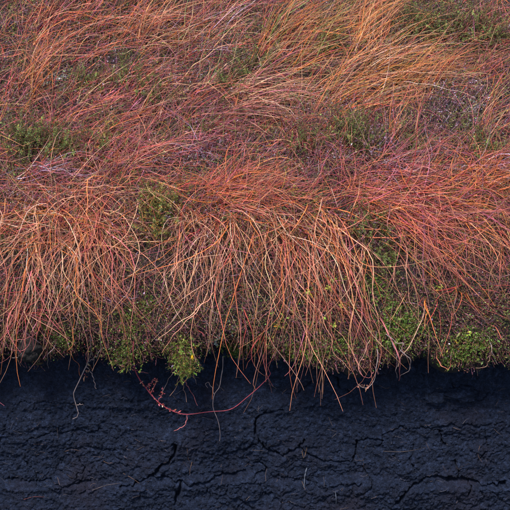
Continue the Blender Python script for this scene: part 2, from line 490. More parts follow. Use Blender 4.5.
def blade_cols(n, S, pal, tipk=0.0):
    c = pick_cols(n, pal); s = np.linspace(0, 1, S)[None, :, None]
    c2 = pick_cols(n, pal)
    C = c[:, None] * (1 - .5 * s) + c2[:, None] * .5 * s
    base = np.array(PAL['brown']) * 1.3                       # old browned sheaths near the root, weathered spots further up
    k = np.clip(1 - s * 5.5, 0, 1) * .7
    C = C * (1 - k) + base * k
    tipc = np.array(PAL['straw']) * np.exp(rng.normal(-.1, .3, (n, 1, 1)))            # bleached tips on some blades
    k = np.clip((s - .45) / .55, 0, 1) * rng.uniform(0, .9, (n, 1, 1)) ** 1.6 * tipk
    C = C * (1 - k) + tipc * k
    C = C * np.exp(rng.normal(0, .16, (n, S, 1)))
    return C * np.minimum(1, .66 / np.maximum(C.max(-1, keepdims=True), 1e-6))

GAPS = [  # bare or low-grown spots (photograph position, radii, share of blades missing there)
 (150, 266, 14, 40, .8), (384, 272, 22, 46, .9), (455, 113, 30, 17, .85), (124, 58, 18, 9, .92), (368, 140, 30, 10, .7), (158, 210, 17, 17, .8), (40, 146, 30, 15, .75),
 (440, 332, 50, 20, .8), (432, 28, 42, 24, .7), (50, 77, 15, 10, .75), (260, 222, 11, 8, .8), (190, 300, 16, 36, .35), (245, 62, 16, 14, .5), (330, 45, 14, 12, .4), (310, 150, 30, 8, .6),
 (345, 330, 20, 26, .5), (235, 318, 24, 20, .4), (20, 265, 12, 30, .6), (195, 155, 26, 10, .6), (335, 82, 14, 6, .7), (90, 235, 9, 8, .5), (282, 310, 20, 20, .5), (485, 250, 14, 20, .4), (130, 88, 20, 8, .5)]
def project(P):
    q = P - CAMP; w = q @ FWD
    return 255 + q[..., 0] / w * DIST / HALF * 255, 255 - (q @ UPV) / w * DIST / HALF * 255
def grown(P, patchy=.52):
    u, v = project(P)
    drop = patchy * np.clip(.5 + 1.6 * fbm(u[:, 2] / 26.0, v[:, 2] / 20.0, 2, 301), 0, 1)
    for gu, gv, ru, rv, pr in GAPS:
        ins = (((u - gu) / ru) ** 2 + ((v - gv) / rv) ** 2 < 1).mean(1)
        drop = np.maximum(drop, pr * np.clip(ins * 3.2, 0, 1))
    return rng.random(len(P)) > drop

# label, root centre u,v, spread u,v, count, length px min,max, angle, +-, elevation, droop, wind, curl, palette
WARM = dict(orange=4, salmon=3, straw=4, red=2, gold=1, brown=1.5, mauve=1)
GOLD = dict(orange=5, gold=3, straw=4.5, salmon=2, red=1.5, olive=2, brown=1.5, pale=.8)
REDS = dict(red=4, salmon=2, mauve=3, pink=3, orange=2, plum=3, brown=1.5, straw=.8)
PINK = dict(pink=4, mauve=4, salmon=2, lilac=2, red=2.5, plum=2, pale=1)
DUSK = dict(mauve=4, plum=3, red=3, brown=2, pink=2, salmon=1.5, olive=1)
PALE = dict(straw=5, pale=1.5, salmon=4, orange=4, brown=2, red=1.5, mauve=.7)
TUFTS = [
 ('tall orange tussock swept right beside the dark lilac hollow', 392, 80, 34, 28, 300, 70, 130, 33, 13, 32, 2.4, 1.2, .5, GOLD, 12),
 ('dense golden tussock just above the dark middle hollow', 330, 98, 36, 24, 280, 75, 135, 32, 13, 32, 2.6, 1.2, .5, GOLD, 12),
 ('bright orange tussock at the top edge, right of centre', 352, 38, 42, 26, 280, 60, 125, 38, 13, 36, 2.2, 1.2, .5, GOLD, 10),
 ('gold and green tussock at the top edge near the centre', 282, 52, 36, 28, 240, 60, 110, 40, 14, 36, 2.4, 1, .5, dict(gold=3, green=3, orange=4, straw=2, red=2, mauve=1.5), 8),
 ('pale tussock bowed over to the right in the upper middle', 232, 98, 40, 18, 210, 60, 105, 28, 16, 30, 4.2, 1.6, .5, dict(straw=4, pale=2, mauve=3, red=2, salmon=2, green=1.2), 10),
 ('mauve and straw tussock at the top edge left of the golden one', 200, 42, 38, 28, 220, 60, 115, 36, 15, 32, 2.8, 1.2, .6, dict(mauve=3, red=2, straw=2.5, salmon=3, lilac=1, green=.8), 8),
 ('salmon tussock at the top edge above the dark hole', 132, 32, 38, 20, 210, 60, 110, 30, 15, 32, 3.2, 1.2, .6, WARM, 10),
 ('orange tussock in the top left corner of the slope', 62, 42, 36, 26, 250, 55, 105, 42, 16, 34, 2.8, 1.0, .6, dict(salmon=3, orange=3, red=3, mauve=2, straw=1.5), 10),
 ('short reddish tussock at the left edge beside pale lichen', 28, 92, 22, 24, 170, 45, 85, 58, 18, 36, 2.6, .8, .7, WARM, 6),
 ('arching salmon tussock below the dark hole', 110, 102, 40, 20, 230, 55, 100, 36, 16, 30, 3.2, 1.4, .6, REDS | dict(straw=2, orange=3), 10),
 ('dull red tussock left of the bowed pale tussock', 178, 118, 38, 20, 210, 50, 95, 26, 18, 24, 3.0, 1.3, .7, DUSK | dict(salmon=3), 6),
 ('crimson tussock leaning right above the green heather, far left', 62, 138, 40, 16, 220, 50, 90, 18, 22, 24, 3.2, .8, .8, REDS, 8),
 ('wine-red tussock in the top right corner', 462, 55, 34, 34, 190, 35, 75, 50, 24, 36, 2.4, .8, .9, DUSK | dict(pink=3), 5),
 ('thin pink tussock at the right edge below the lilac hollow', 484, 130, 18, 16, 90, 35, 65, 62, 22, 34, 2.6, .6, .7, dict(pink=3, orange=3, straw=2, green=1), 5),
 ('rusty brown tussock flattened below the golden one', 292, 132, 46, 16, 200, 40, 80, 8, 26, 16, 2.6, .8, 1, DUSK | dict(salmon=3, orange=2), 5),
 ('sparse pale tussock standing in the lilac hollow', 398, 138, 14, 8, 36, 30, 60, 88, 28, 50, 1.6, .3, .7, dict(straw=3, salmon=3, orange=2), 5),
 ('dark crimson mat of bent grass above the left curtain', 112, 166, 52, 14, 300, 55, 110, 2, 26, 12, 2.4, .4, 1, REDS, 8),
 ('glowing salmon mat of combed grass in the centre', 222, 197, 56, 13, 480, 50, 100, 6, 22, 10, 2.2, .6, .9, dict(salmon=4, red=4, orange=4, pink=2, straw=1, plum=1.5), 12),
 ('pink mauve mat at the left edge of the brow', 38, 180, 30, 16, 210, 45, 85, -22, 30, 14, 2.4, .2, 1.1, PINK, 6),
 ('pink mat of flattened grass below the lilac hollow', 420, 166, 58, 11, 320, 50, 105, 3, 18, 9, 2, .5, .9, PINK, 8),
 ('red mat crossing the brow right of centre', 372, 192, 46, 12, 280, 50, 100, -14, 20, 10, 2.4, .4, 1, dict(red=3, salmon=4, mauve=2, pink=3, orange=2), 8),
 ('orange mat of grass on the brow at the right edge', 466, 194, 36, 13, 260, 45, 85, 8, 24, 12, 2.2, .4, 1, dict(orange=5, salmon=4, gold=2, red=3, mauve=1), 8),
 ('dull purple tangle between the rusty tussock and the brow', 308, 166, 46, 12, 200, 35, 75, 0, 34, 14, 2, .3, 1.2, DUSK, 4),
 ('grey pink tangle behind the salmon mat', 172, 152, 34, 14, 170, 40, 75, 10, 30, 16, 2.4, .4, 1.1, PINK | dict(brown=2, lilac=3), 4),
 ('curtain of bright pale orange grass hanging at the far left', 42, 212, 30, 18, 260, 85, 150, -82, 34, 26, 4.5, 0, 1.3, PALE | dict(orange=4, salmon=4), 16),
 ('broad tangled orange curtain hanging over the left of the bank', 98, 206, 34, 16, 330, 85, 160, -72, 34, 30, 4.5, 0, 1.3, WARM | dict(straw=4, pink=2), 18),
 ('thin pale curtain spreading left beside the mossy gap', 196, 218, 26, 9, 120, 70, 140, -112, 26, 28, 4.5, -.4, 1.2, PALE, 12),
 ('pale straw curtain hanging under the salmon mat', 248, 213, 38, 10, 190, 90, 165, -84, 22, 28, 4.5, 0, 1.1, PALE, 16),
 ('long straw curtain swinging right over the mossy lip', 306, 216, 36, 13, 230, 100, 180, -60, 17, 28, 4, .5, 1.0, PALE | dict(pink=2), 18),
 ('thick red rope of grass pouring down to the right edge', 384, 202, 32, 13, 330, 105, 160, -36, 9, 16, 1.6, 1.2, .9, dict(red=5, salmon=4, orange=3, pink=3, mauve=3, plum=2, straw=1), 14),
 ('orange red sheaf draped down the right of the bank', 432, 214, 32, 14, 270, 70, 108, -44, 13, 18, 2.4, .6, 1, dict(orange=4, salmon=4, red=4, pink=1.5, mauve=1.5, plum=1.5, straw=1), 12),
 ('short orange curtain at the right edge under the sheaf', 488, 226, 20, 16, 130, 45, 75, -75, 22, 22, 4, 0, 1, WARM, 6),
 ('few pale drooping stems left of the dark notch', 350, 232, 22, 10, 60, 100, 150, -66, 18, 26, 4, .2, 1.1, PALE, 10),
 ('limp brown wisps below the far left curtain', 24, 285, 18, 16, 60, 40, 70, -80, 40, 24, 4, 0, 1.6, dict(red=3, pink=3, brown=3, straw=1), 5),
 ('thin red wires dangling under the straw curtains', 300, 312, 60, 16, 90, 30, 65, -85, 30, 30, 4, 0, 1.4, dict(red=3, brown=4, salmon=2, mauve=3), 6),
 ('orange red wires dangling at the right above green moss', 452, 312, 30, 16, 60, 35, 65, -90, 28, 30, 4, 0, 1.8, dict(red=4, orange=4, salmon=2), 8),
 ('small red shoots poking from the lip at the far left', 44, 318, 22, 8, 40, 20, 36, -60, 60, 36, 2, 0, 1.4, dict(red=3, plum=3, pink=2), 3),
 ('fine pale wisps across the mossy gap left of centre', 158, 246, 18, 18, 46, 50, 90, -100, 34, 24, 4, 0, 1.4, dict(straw=3, brown=3, pale=1, mauve=2), 5),
 ('thin olive stems in the notch right of centre', 392, 262, 16, 26, 60, 40, 80, -85, 26, 26, 4, 0, 1.2, dict(brown=4, straw=2, olive=3), 5),
]
CAT_G = 'grass tussocks on the bank'
def tuft(spec):
    label, cu, cv, ru, rv, n, l0, l1, a, asp, el, grav, wind, curl, pal, big = spec
    K = max(4, n // 11)
    th, rr = rng.uniform(0, 2 * math.pi, K), np.sqrt(rng.random(K))
    kc = rng.integers(0, K, n)                       # blades stand in small bunches
    hang = a < -30
    root = hit(cu + 1.05 * ru * rr[kc] * np.cos(th[kc]) + rng.normal(0, 3.2, n), cv + (1.7 if hang else 1.1) * rv * rr[kc] * np.sin(th[kc]) + rng.normal(0, 3.0, n))
    lone = rng.random(n) < .25
    ka = np.where(lone, rng.normal(0, asp * 1.3, n), rng.normal(0, asp, K)[kc] + rng.normal(0, asp * .55, n))
    base = hit([cu], [cv])[0]
    root = root - nrm(root) * .006
    if el < 20: ka = np.where(rng.random(n) < .16, rng.uniform(-170, 170, n), ka * 1.15)
    ang = np.radians(a + ka); elv = np.radians(np.clip(el + rng.normal(0, 11, n), 2, 80))
    L = rng.uniform(l0, l1, n) * (1.17 if hang and a < -55 else 1) * PX * np.where(rng.random(n) < .25, .6, 1)
    S = 13
    P = grow(root, frame_dirs(root, ang, elv), L, S, grav, wind, curl * (1.45 if hang else 1.8 if el < 20 else 1.35), rng.uniform(.002, .045 if el < 20 else .035, n))
    r = (.00175 if hang else .0014) * np.exp(rng.normal(0, .38, n)); r = np.clip(r, .0006, .0026)
    ok = grown(P); root, P, L, r, kc = root[ok], P[ok], L[ok], r[ok], kc[ok]; n = len(P)
    big_i = np.argsort(-(L / L.max() + rng.random(n) * .5))[:big]
    r[big_i] = np.clip(r[big_i] * 1.1, .0013, .0024)
    C = np.clip(blade_cols(n, S, pal, .85) * np.exp(rng.normal(0, .22, K))[kc][:, None, None], 0, .85)
    t = empty('grass_tussock', base, label, 'grass', CAT_G)
    keep = np.setdiff1d(np.arange(n), big_i)
    V, F, c = tube_arrays(P[keep] - base, taper(len(keep), S, r[keep], .15), C[keep], 3, .5)
    o = link('blades', mesh_from('blades', V, F, M_BLADE, c), t); o['kind'] = 'stuff'
    for i in big_i:
        V, F, c = tube_arrays(P[i:i + 1] - base, taper(1, S, r[i:i + 1], .15), C[i:i + 1], 4, .55)
        link('blade', mesh_from('blade', V, F, M_BLADE, c), t)
    return t
tufts = {s[0]: tuft(s) for s in TUFTS}

# ------------------------------------------------------------------ single blades seen clearly in the photograph, given to their tussocks
def traced(pts, lift, S=22, wob=.0028):
    """a centre line over the bank: photograph positions, each lifted off the surface by lift metres"""
    pts = np.asarray(pts, float); lift = np.interp(np.linspace(0, 1, len(pts)), np.linspace(0, 1, len(lift)), lift)
    P = np.stack([hit([u], [v], l)[0] for (u, v), l in zip(pts, lift)])
    Q = spline(P, S)
    s = np.linspace(0, 1, S)[:, None]
    return Q + wob * np.sin(s * rng.uniform(12, 30, (1, 3)) + rng.uniform(0, 6, (1, 3))) * np.minimum(s * 6, 1)

def single(tkey, pts, colr, r=.0016, lift=(.004, .05, .05)):
    t = next(v for k, v in tufts.items() if tkey in k)
    P = traced(pts, lift)[None]
    c = np.tile(np.array(PAL[colr]) * np.exp(rng.normal(0, .1, 3)), (1, 22, 1))
    V, F, cc = tube_arrays(P - np.array(t.location), taper(1, 22, np.array([r]), .2), c, 5, .7)
    link('blade', mesh_from('blade', V, F, M_BLADE, cc), t)

for a in [
 ('salmon tussock at the top edge', [(60, 56), (85, 29), (110, 18), (135, 19), (152, 26)], 'straw'),
 ('orange tussock in the top left', [(30, 66), (50, 50), (75, 43), (100, 47)], 'salmon'),
 ('orange tussock in the top left', [(42, 62), (60, 42), (90, 25), (126, 21)], 'straw'),
 ('arching salmon', [(80, 96), (105, 85), (130, 77), (156, 75)], 'straw'),
 ('salmon tussock at the top edge', [(112, 56), (135, 50), (155, 44), (172, 39)], 'straw'),
 ('crimson tussock', [(15, 118), (40, 119), (55, 121), (75, 108), (90, 98), (115, 100)], 'pink'),
 ('pale tussock bowed', [(208, 95), (235, 81), (260, 78), (285, 79), (318, 88)], 'pale'),
 ('pale tussock bowed', [(170, 101), (185, 90), (203, 82), (220, 92), (234, 108)], 'straw'),
 ('pale tussock bowed', [(232, 107), (255, 98), (270, 101), (285, 108), (302, 119)], 'pale'),
 ('pale tussock bowed', [(222, 86), (250, 83), (280, 84), (312, 87)], 'straw'),
 ('mauve and straw', [(175, 86), (195, 65), (215, 50), (247, 40)], 'straw'),
 ('gold and green', [(250, 66), (275, 52), (310, 45), (342, 38)], 'straw'),
 ('dense golden', [(255, 84), (290, 70), (320, 62), (352, 62)], 'straw'),
 ('tall orange', [(345, 86), (370, 76), (400, 72), (430, 72), (490, 74)], 'straw'),
 ('tall orange', [(340, 72), (370, 58), (395, 48), (440, 44), (486, 43)], 'pale'),
 ('bright orange tussock', [(345, 62), (385, 45), (420, 33), (452, 29)], 'straw'),
 ('bright orange tussock', [(345, 50), (375, 32), (410, 22), (454, 18)], 'orange'),
 ('tall orange', [(350, 112), (380, 99), (420, 95), (456, 97)], 'salmon'),
 ('tall orange', [(358, 90), (400, 82), (440, 87), (476, 97)], 'pale'),
 ('dense golden', [(340, 102), (370, 86), (410, 70), (466, 62)], 'straw'),
 ('dense golden', [(325, 110), (355, 92), (390, 80), (436, 78)], 'orange'),
 ('dark crimson mat', [(60, 196), (85, 188), (105, 186), (128, 188)], 'straw'),
 ('broad tangled', [(88, 204), (115, 212), (130, 225), (138, 243), (137, 265), (129, 288), (113, 312)], 'straw', .002),
 ('broad tangled', [(105, 232), (105, 255), (112, 280), (121, 302)], 'salmon'),
 ('broad tangled', [(86, 212), (80, 240), (77, 270), (84, 296)], 'orange'),
 ('broad tangled', [(68, 232), (62, 262), (78, 296), (105, 322)], 'straw'),
 ('broad tangled', [(74, 300), (73, 340), (68, 352), (77, 362), (81, 378)], 'orange', .0018, (.02, .03, .06)),
 ('far left', [(27, 222), (27, 260), (30, 285), (34, 294)], 'pale', .002),
 ('far left', [(28, 214), (35, 245), (45, 275), (52, 296)], 'straw', .002),
 ('far left', [(50, 286), (49, 310), (50, 333)], 'straw'),
 ('thin pale curtain', [(222, 224), (200, 235), (185, 248), (170, 264), (160, 280)], 'straw', .002),
 ('thin pale curtain', [(176, 256), (172, 275), (178, 292), (184, 298)], 'straw'),
 ('thin pale curtain', [(182, 258), (184, 280), (191, 298)], 'straw'),
 ('thin pale curtain', [(208, 292), (195, 312), (175, 325), (158, 341)], 'pale', .002),
 ('thin pale curtain', [(216, 290), (200, 308), (178, 330), (162, 352)], 'straw', .0018),
 ('pale straw curtain', [(266, 236), (266, 265), (274, 300), (280, 320)], 'straw', .0018),
 ('pale straw curtain', [(210, 242), (211, 270), (212, 300), (211, 332)], 'pale', .0018),
 ('pale straw curtain', [(200, 250), (203, 280), (203, 312)], 'straw'),
 ('pale straw curtain', [(230, 246), (245, 275), (255, 300), (257, 318)], 'straw', .0018),
 ('pale straw curtain', [(265, 220), (285, 230), (295, 250), (300, 284)], 'straw'),
 ('long straw', [(290, 242), (300, 265), (310, 290), (320, 322)], 'gold'),
 ('long straw', [(300, 214), (320, 235), (335, 260), (345, 290), (362, 320), (384, 348)], 'pale', .002),
 ('long straw', [(312, 216), (332, 240), (346, 268), (353, 300), (350, 330), (354, 352), (360, 368)], 'straw', .0018, (.01, .05, .06)),
 ('long straw', [(320, 222), (342, 250), (356, 280), (366, 312), (372, 344), (370, 370)], 'salmon', .0018, (.01, .05, .06)),
 ('long straw', [(296, 280), (318, 310), (330, 335), (334, 352), (346, 366), (352, 370)], 'straw', .0018, (.03, .05, .06)),
 ('few pale', [(390, 220), (405, 245), (407, 270), (409, 300), (418, 308)], 'straw', .0018),
 ('few pale', [(340, 238), (360, 268), (371, 302)], 'straw'),
 ('thick red rope', [(352, 196), (385, 215), (425, 245), (462, 280), (480, 310)], 'salmon', .002, (.01, .06, .06)),
 ('thick red rope', [(360, 190), (400, 222), (440, 250), (476, 282), (496, 306)], 'orange', .002, (.01, .07, .07)),
]: single(*a)

# ------------------------------------------------------------------ litter, twigs and leaf specks too many to count
def carpet(name, label, cat, n, u0, u1, v0, v1, l0, l1, a, asp, el, r, pal, S=6, curl=1.5, clear=.012, mask=None):
    u, v = rng.uniform(u0, u1, n), rng.uniform(v0, v1, n)
    if mask is not None:
        k = mask(u, v); u, v = u[k], v[k]; n = len(u)
    root = hit(u, v)
    flow = a + 50 * fbm(u / 60, v / 45, 2, 201) + rng.normal(0, asp, n)
    P = grow(root - nrm(root) * .004, frame_dirs(root, np.radians(flow), np.radians(np.abs(rng.normal(el, 14, n)))), rng.uniform(l0, l1, n) * PX, S, 2.0, 0, curl, rng.uniform(.001, clear, n))
    P = P[grown(P, .3)]; n = len(P)
    V, F, c = tube_arrays(P, taper(n, S, r * np.exp(rng.normal(0, .3, n)), .5), blade_cols(n, S, pal))
    return tag(link(name, mesh_from(name, V, F, M_BLADE, c)), label, cat, kind='stuff')

front = lambda u, v: v < 318 + 14 * np.sin(u / 23.0)
carpet('grass_litter', 'fine dead grass and twig litter matted over the turf', 'litter', 12000, -50, 560, -40, 330, 10, 32, 15, 45, 10, .0008, dict(brown=5, plum=5, mauve=3, red=2, pink=.6, salmon=.5, lilac=.8, olive=3), mask=front)
carpet('fine_grass', 'wiry thin grass threads scattered over the whole slope', 'grass', 7500, -50, 560, -40, 240, 18, 52, 15, 50, 18, .0009, dict(salmon=2, pink=2, mauve=4, orange=3, straw=1.5, red=4, olive=3, green=1.5, brown=4, plum=2), S=8, curl=2.4, clear=.035)

def specks(name, label, cat, n, u0, u1, v0, v1, ln, pal, mask=None, clear=.012):
    u, v = rng.uniform(u0, u1, n), rng.uniform(v0, v1, n)
    if mask is not None:
        k = mask(u, v); u, v = u[k], v[k]; n = len(u)
    p = hit(u, v); nn = nrm(p)
    p = p + nn * rng.uniform(0, clear, n)[:, None]
    L = ln * np.exp(rng.normal(0, .35, n))
    V, F, c = leaf_arrays(p, norm(nn * .5 + rng.normal(0, .6, (n, 3))), norm(rng.normal(size=(n, 3))), L, L * rng.uniform(.3, .6, n), np.clip(pick_cols(n, pal), 0, .8))
    return tag(link(name, mesh_from(name, V, F, M_LEAF, c, False)), label, cat, kind='stuff')
patch = lambda u, v: fbm(u / 34.0, v / 30.0, 3, 231) > -.05
specks('leaf_litter', 'tiny heather leaves and grey lichen crumbs over the slope', 'litter', 15000, -50, 560, -40, 320, .0042, dict(olive=4, green=3, brown=3, mauve=3, lilac=2, plum=2, straw=.6, gold=.6), patch, .02)
lipm = lambda u, v: (v > 285 + 22 * fbm(u / 40.0, v / 60.0, 2, 241)) & (v < 358 + np.interp(u, SAG_U, SAG_V) * 1.2)
specks('moss_cover', 'dark green and brown moss covering the underside of the lip', 'moss', 30000, -50, 560, 255, 372, .0048, dict(green=6, olive=3, brown=4, plum=3, lilac=.3), lipm, .024)

def undergrowth(name, label, cat, n, v0, v1, h, leaf, per, pals, mask=None, hang=0.0):
    u, v = rng.uniform(-50, 560, n), rng.uniform(v0, v1, n)
    if mask is not None:
        k = mask(u, v); u, v = u[k], v[k]; n = len(u)
    root = hit(u, v); nn = nrm(root); S = 5
    d = norm(nn * .6 + np.array([.25, 0, .8 - 1.3 * hang]) + rng.normal(0, .45, (n, 3)))
    L = h * rng.uniform(.4, 1.2, n)
    P = grow(root - nn * .003, d, L, S, 1.0 + 3 * hang, .5, 1.5, rng.uniform(.001, .004, n))
    sel = fbm(u / 38.0, v / 30.0, 2, 331) + rng.normal(0, .3, n)
    g = np.digitize(sel, np.linspace(-.75, .75, len(pals) - 1))
    parts = []
    for q, pal in enumerate(pals):
        Q = P[g == q]; m = len(Q)
        if not m: continue
        parts.append(ribbon_arrays(Q, taper(m, S, np.full(m, .0007), .6), blade_cols(m, S, dict(brown=2, plum=2, mauve=1))))
        i = np.repeat(np.arange(m), per); f = rng.uniform(.15, 1, m * per) * (S - 1) * .999; k = f.astype(int); w = (f - k)[:, None]
        p = Q[i, k] * (1 - w) + Q[i, k + 1] * w; t = norm(Q[i, k + 1] - Q[i, k])
        Ln = leaf * np.exp(rng.normal(0, .3, m * per))
        parts.append(leaf_arrays(p, norm(t * .9 + rng.normal(0, .5, (m * per, 3))), norm(rng.normal(size=(m * per, 3))), Ln, Ln * .30, np.clip(1.4 * pick_cols(m * per, pal) * np.exp(rng.normal(0, .3, m))[i][:, None], 0, .7)))
    V, F, c = joinarr(parts)
    return tag(link(name, mesh_from(name, V, F, M_LEAF, c, False)), label, cat, kind='stuff')
undergrowth('heather_undergrowth', 'low heather and crowberry shoots filling the ground between tussocks', 'undergrowth', 23000, -40, 255, .058, .0042, 13,
            [dict(plum=2, mauve=3, brown=2, olive=1), dict(brown=2, olive=3, green=2, mauve=1), dict(green=5, olive=4), dict(olive=4, green=4, gold=.5), dict(lilac=4, mauve=2, pale=.5), dict(green=4, olive=2), dict(plum=3, brown=3, red=1)])
undergrowth('moss_fringe', 'shaggy dark moss and leafy shoots fringing the overhanging lip', 'moss', 15500, 225, 374, .032, .0033, 13,
            [dict(plum=3, brown=4), dict(olive=3, green=3, brown=4), dict(brown=4, olive=1, plum=3), dict(green=5, olive=2, brown=2), dict(brown=3, plum=4, red=1), dict(olive=3, brown=3), dict(lilac=1, brown=4, plum=2)],
            lambda u, v: v < 352 + np.interp(u, SAG_U, SAG_V) * 1.2 + 6 + rng.normal(0, 3, len(u)), .7)

# grass that carries on beside and behind the frame
n = 5200
x = rng.uniform(-2.4, 2.4, n); ti = rng.integers(30, len(tp) - 5, n)
root = np.stack([x, tp[ti, 0], tp[ti, 1]], -1)
q = root - CAMP; w = q @ FWD; uu = 255 + q[:, 0] / w * DIST / HALF * 255; vv = 255 - (q @ UPV) / w * DIST / HALF * 255
root = root[(uu < -22) | (uu > 532) | (vv < -14)]; n = len(root)
hang = root[:, 1] < .2
ang = np.where(hang, np.radians(-80 + rng.normal(0, 30, n)), np.radians(30 + rng.normal(0, 22, n)))
P = grow(root, frame_dirs(root, ang, np.radians(np.abs(rng.normal(26, 10, n)))), rng.uniform(.16, .42, n) * np.where(hang, .7, 1), 9, 3.0 + 2 * hang[:, None], np.where(hang, 0, .8)[:, None], 1.0)
V, F, c = tube_arrays(P, taper(n, 9, .0013 * np.exp(rng.normal(0, .3, n))), blade_cols(n, 9, WARM | dict(mauve=2, pink=2, brown=2)))
tag(link('moor_grass', mesh_from('moor_grass', V, F, M_BLADE, c)), 'rough orange grass carrying on beyond the clear tussocks', 'grass', kind='stuff')

# ------------------------------------------------------------------ small shrubs: heather, moss cushions, lichen, leafy sprigs
def shrub_meshes(shoots, h, spread, leaf_l, leaf_w, per, pal, stem_pal, lean=.35, stem_r=.0008, curl=.35, zspread=0.0):
    """returns (stems mesh, foliage mesh) in a local frame, z up"""
    S = 7
    d = norm(np.stack([rng.normal(0, lean, shoots), rng.normal(0, lean, shoots), np.ones(shoots)], -1))
    b0 = np.stack([rng.normal(0, spread, shoots), rng.normal(0, spread, shoots), -.012 + zspread * rng.random(shoots)], -1)
    b0[:, :2] *= (1 - .75 * np.clip(b0[:, 2:] / max(zspread, .05), 0, 1))
    L = h * rng.uniform(.3, 1.1, shoots)
    P = np.zeros((shoots, S, 3)); P[:, 0] = b0; ax = rng.normal(0, curl, (shoots, 3))
    for s in range(1, S):
        d = norm(d + ax / S + rng.normal(0, .07, (shoots, 3)))
        P[:, s] = P[:, s - 1] + d * (L / (S - 1))[:, None]
    V, F, c = tube_arrays(P, taper(shoots, S, np.full(shoots, stem_r), .5), blade_cols(shoots, S, stem_pal))
    sm = mesh_from('stems', V, F, M_ROOT, c)
    n = shoots * per
    i = np.repeat(np.arange(shoots), per); f = rng.uniform(.18, 1, n) * (S - 1) * .999
    k = f.astype(int); g = (f - k)[:, None]
    p = P[i, k] * (1 - g) + P[i, k + 1] * g; t = norm(P[i, k + 1] - P[i, k])
    o = norm(np.cross(t, rng.normal(size=(n, 3))))
    dd = norm(t * rng.uniform(.2, 1.1, (n, 1)) + o)
    Ln = leaf_l * np.exp(rng.normal(0, .3, n))
    V, F, c = leaf_arrays(p, dd, t, Ln, Ln * leaf_w, np.clip(pick_cols(n, pal) * np.exp(rng.normal(0, .25, shoots))[i][:, None], 0, .8))
    return sm, mesh_from('foliage', V, F, M_LEAF, c, False)

SH = {
 'heather': [shrub_meshes(60, .135, .028, .0042, .32, 95, dict(green=5, olive=4, brown=1), dict(brown=2, plum=1)) for _ in range(3)],
 'yellow': [shrub_meshes(56, .115, .028, .0044, .34, 85, dict(olive=5, green=3, gold=2), dict(brown=2, olive=1), .6)],
 'dry': [shrub_meshes(46, .09, .03, .0038, .5, 26, dict(lilac=4, brown=3, mauve=3, straw=.8), dict(lilac=2, mauve=2, brown=2), .7, .0007, .9) for _ in range(2)],
 'moss': [shrub_meshes(230, .027, .020, .0030, .42, 24, dict(green=7, olive=2), dict(olive=1, brown=1), .5) for _ in range(2)],
 'lichen': [shrub_meshes(110, .022, .016, .0042, .5, 13, dict(lilac=1, pale=0.4), dict(lilac=1), .7, .0007, 1.2)],
 'leafy': [shrub_meshes(12, .055, .016, .0085, .6, 9, dict(green=6, olive=4, gold=1), dict(red=1, brown=1), .7, .0009, .6) for _ in range(2)],
}
# brighter greens of fresh moss and leaf, grey green of lichen
def recolour(me, fac):
    a = me.color_attributes['col']; v = np.zeros(len(a.data) * 4, np.float32); a.data.foreach_get('color', v)
    v = v.reshape(-1, 4); v[:, :3] = np.clip(v[:, :3] * np.array(fac, np.float32), 0, .8); a.data.foreach_set('color', v.ravel())
for st, fo in SH['moss']: recolour(fo, (1.05, 1.2, 0.8))
for st, fo in SH['leafy']: recolour(fo, (1.7, 1.8, 1.0))
for st, fo in SH['lichen']: recolour(fo, (1.0, 1.6, 1.15)); recolour(st, (1.0, 1.5, 1.1))

from mathutils import Vector, Quaternion
def plant(name, kind, var, u, v, size, label, cat, group, lift=0.0, hangdown=0.0, lean=0.0, part='foliage'):
    p = hit([u], [v], lift)[0]; nn = nrm(p[None])[0]
    up = norm((nn * (.45 if kind in ('heather', 'dry', 'yellow', 'leafy') else 1.0) + np.array([lean, 0, .75 if kind in ('heather', 'dry', 'yellow', 'leafy') else .15]) * (1 - hangdown) + np.array([0, -.15, -1]) * hangdown * 1.6)[None])[0]
    t = empty(name, p, label, cat, group)
    t.rotation_mode = 'QUATERNION'
    t.rotation_quaternion = Vector((0, 0, 1)).rotation_difference(Vector(up)) @ Quaternion((0, 0, 1), float(rng.uniform(0, 6.28)))
    t.scale = (size,) * 3
    st, fo = SH[kind][var % len(SH[kind])]
    link('stems', st, t)['kind'] = 'stuff'; link(part, fo, t)['kind'] = 'stuff'
    return t

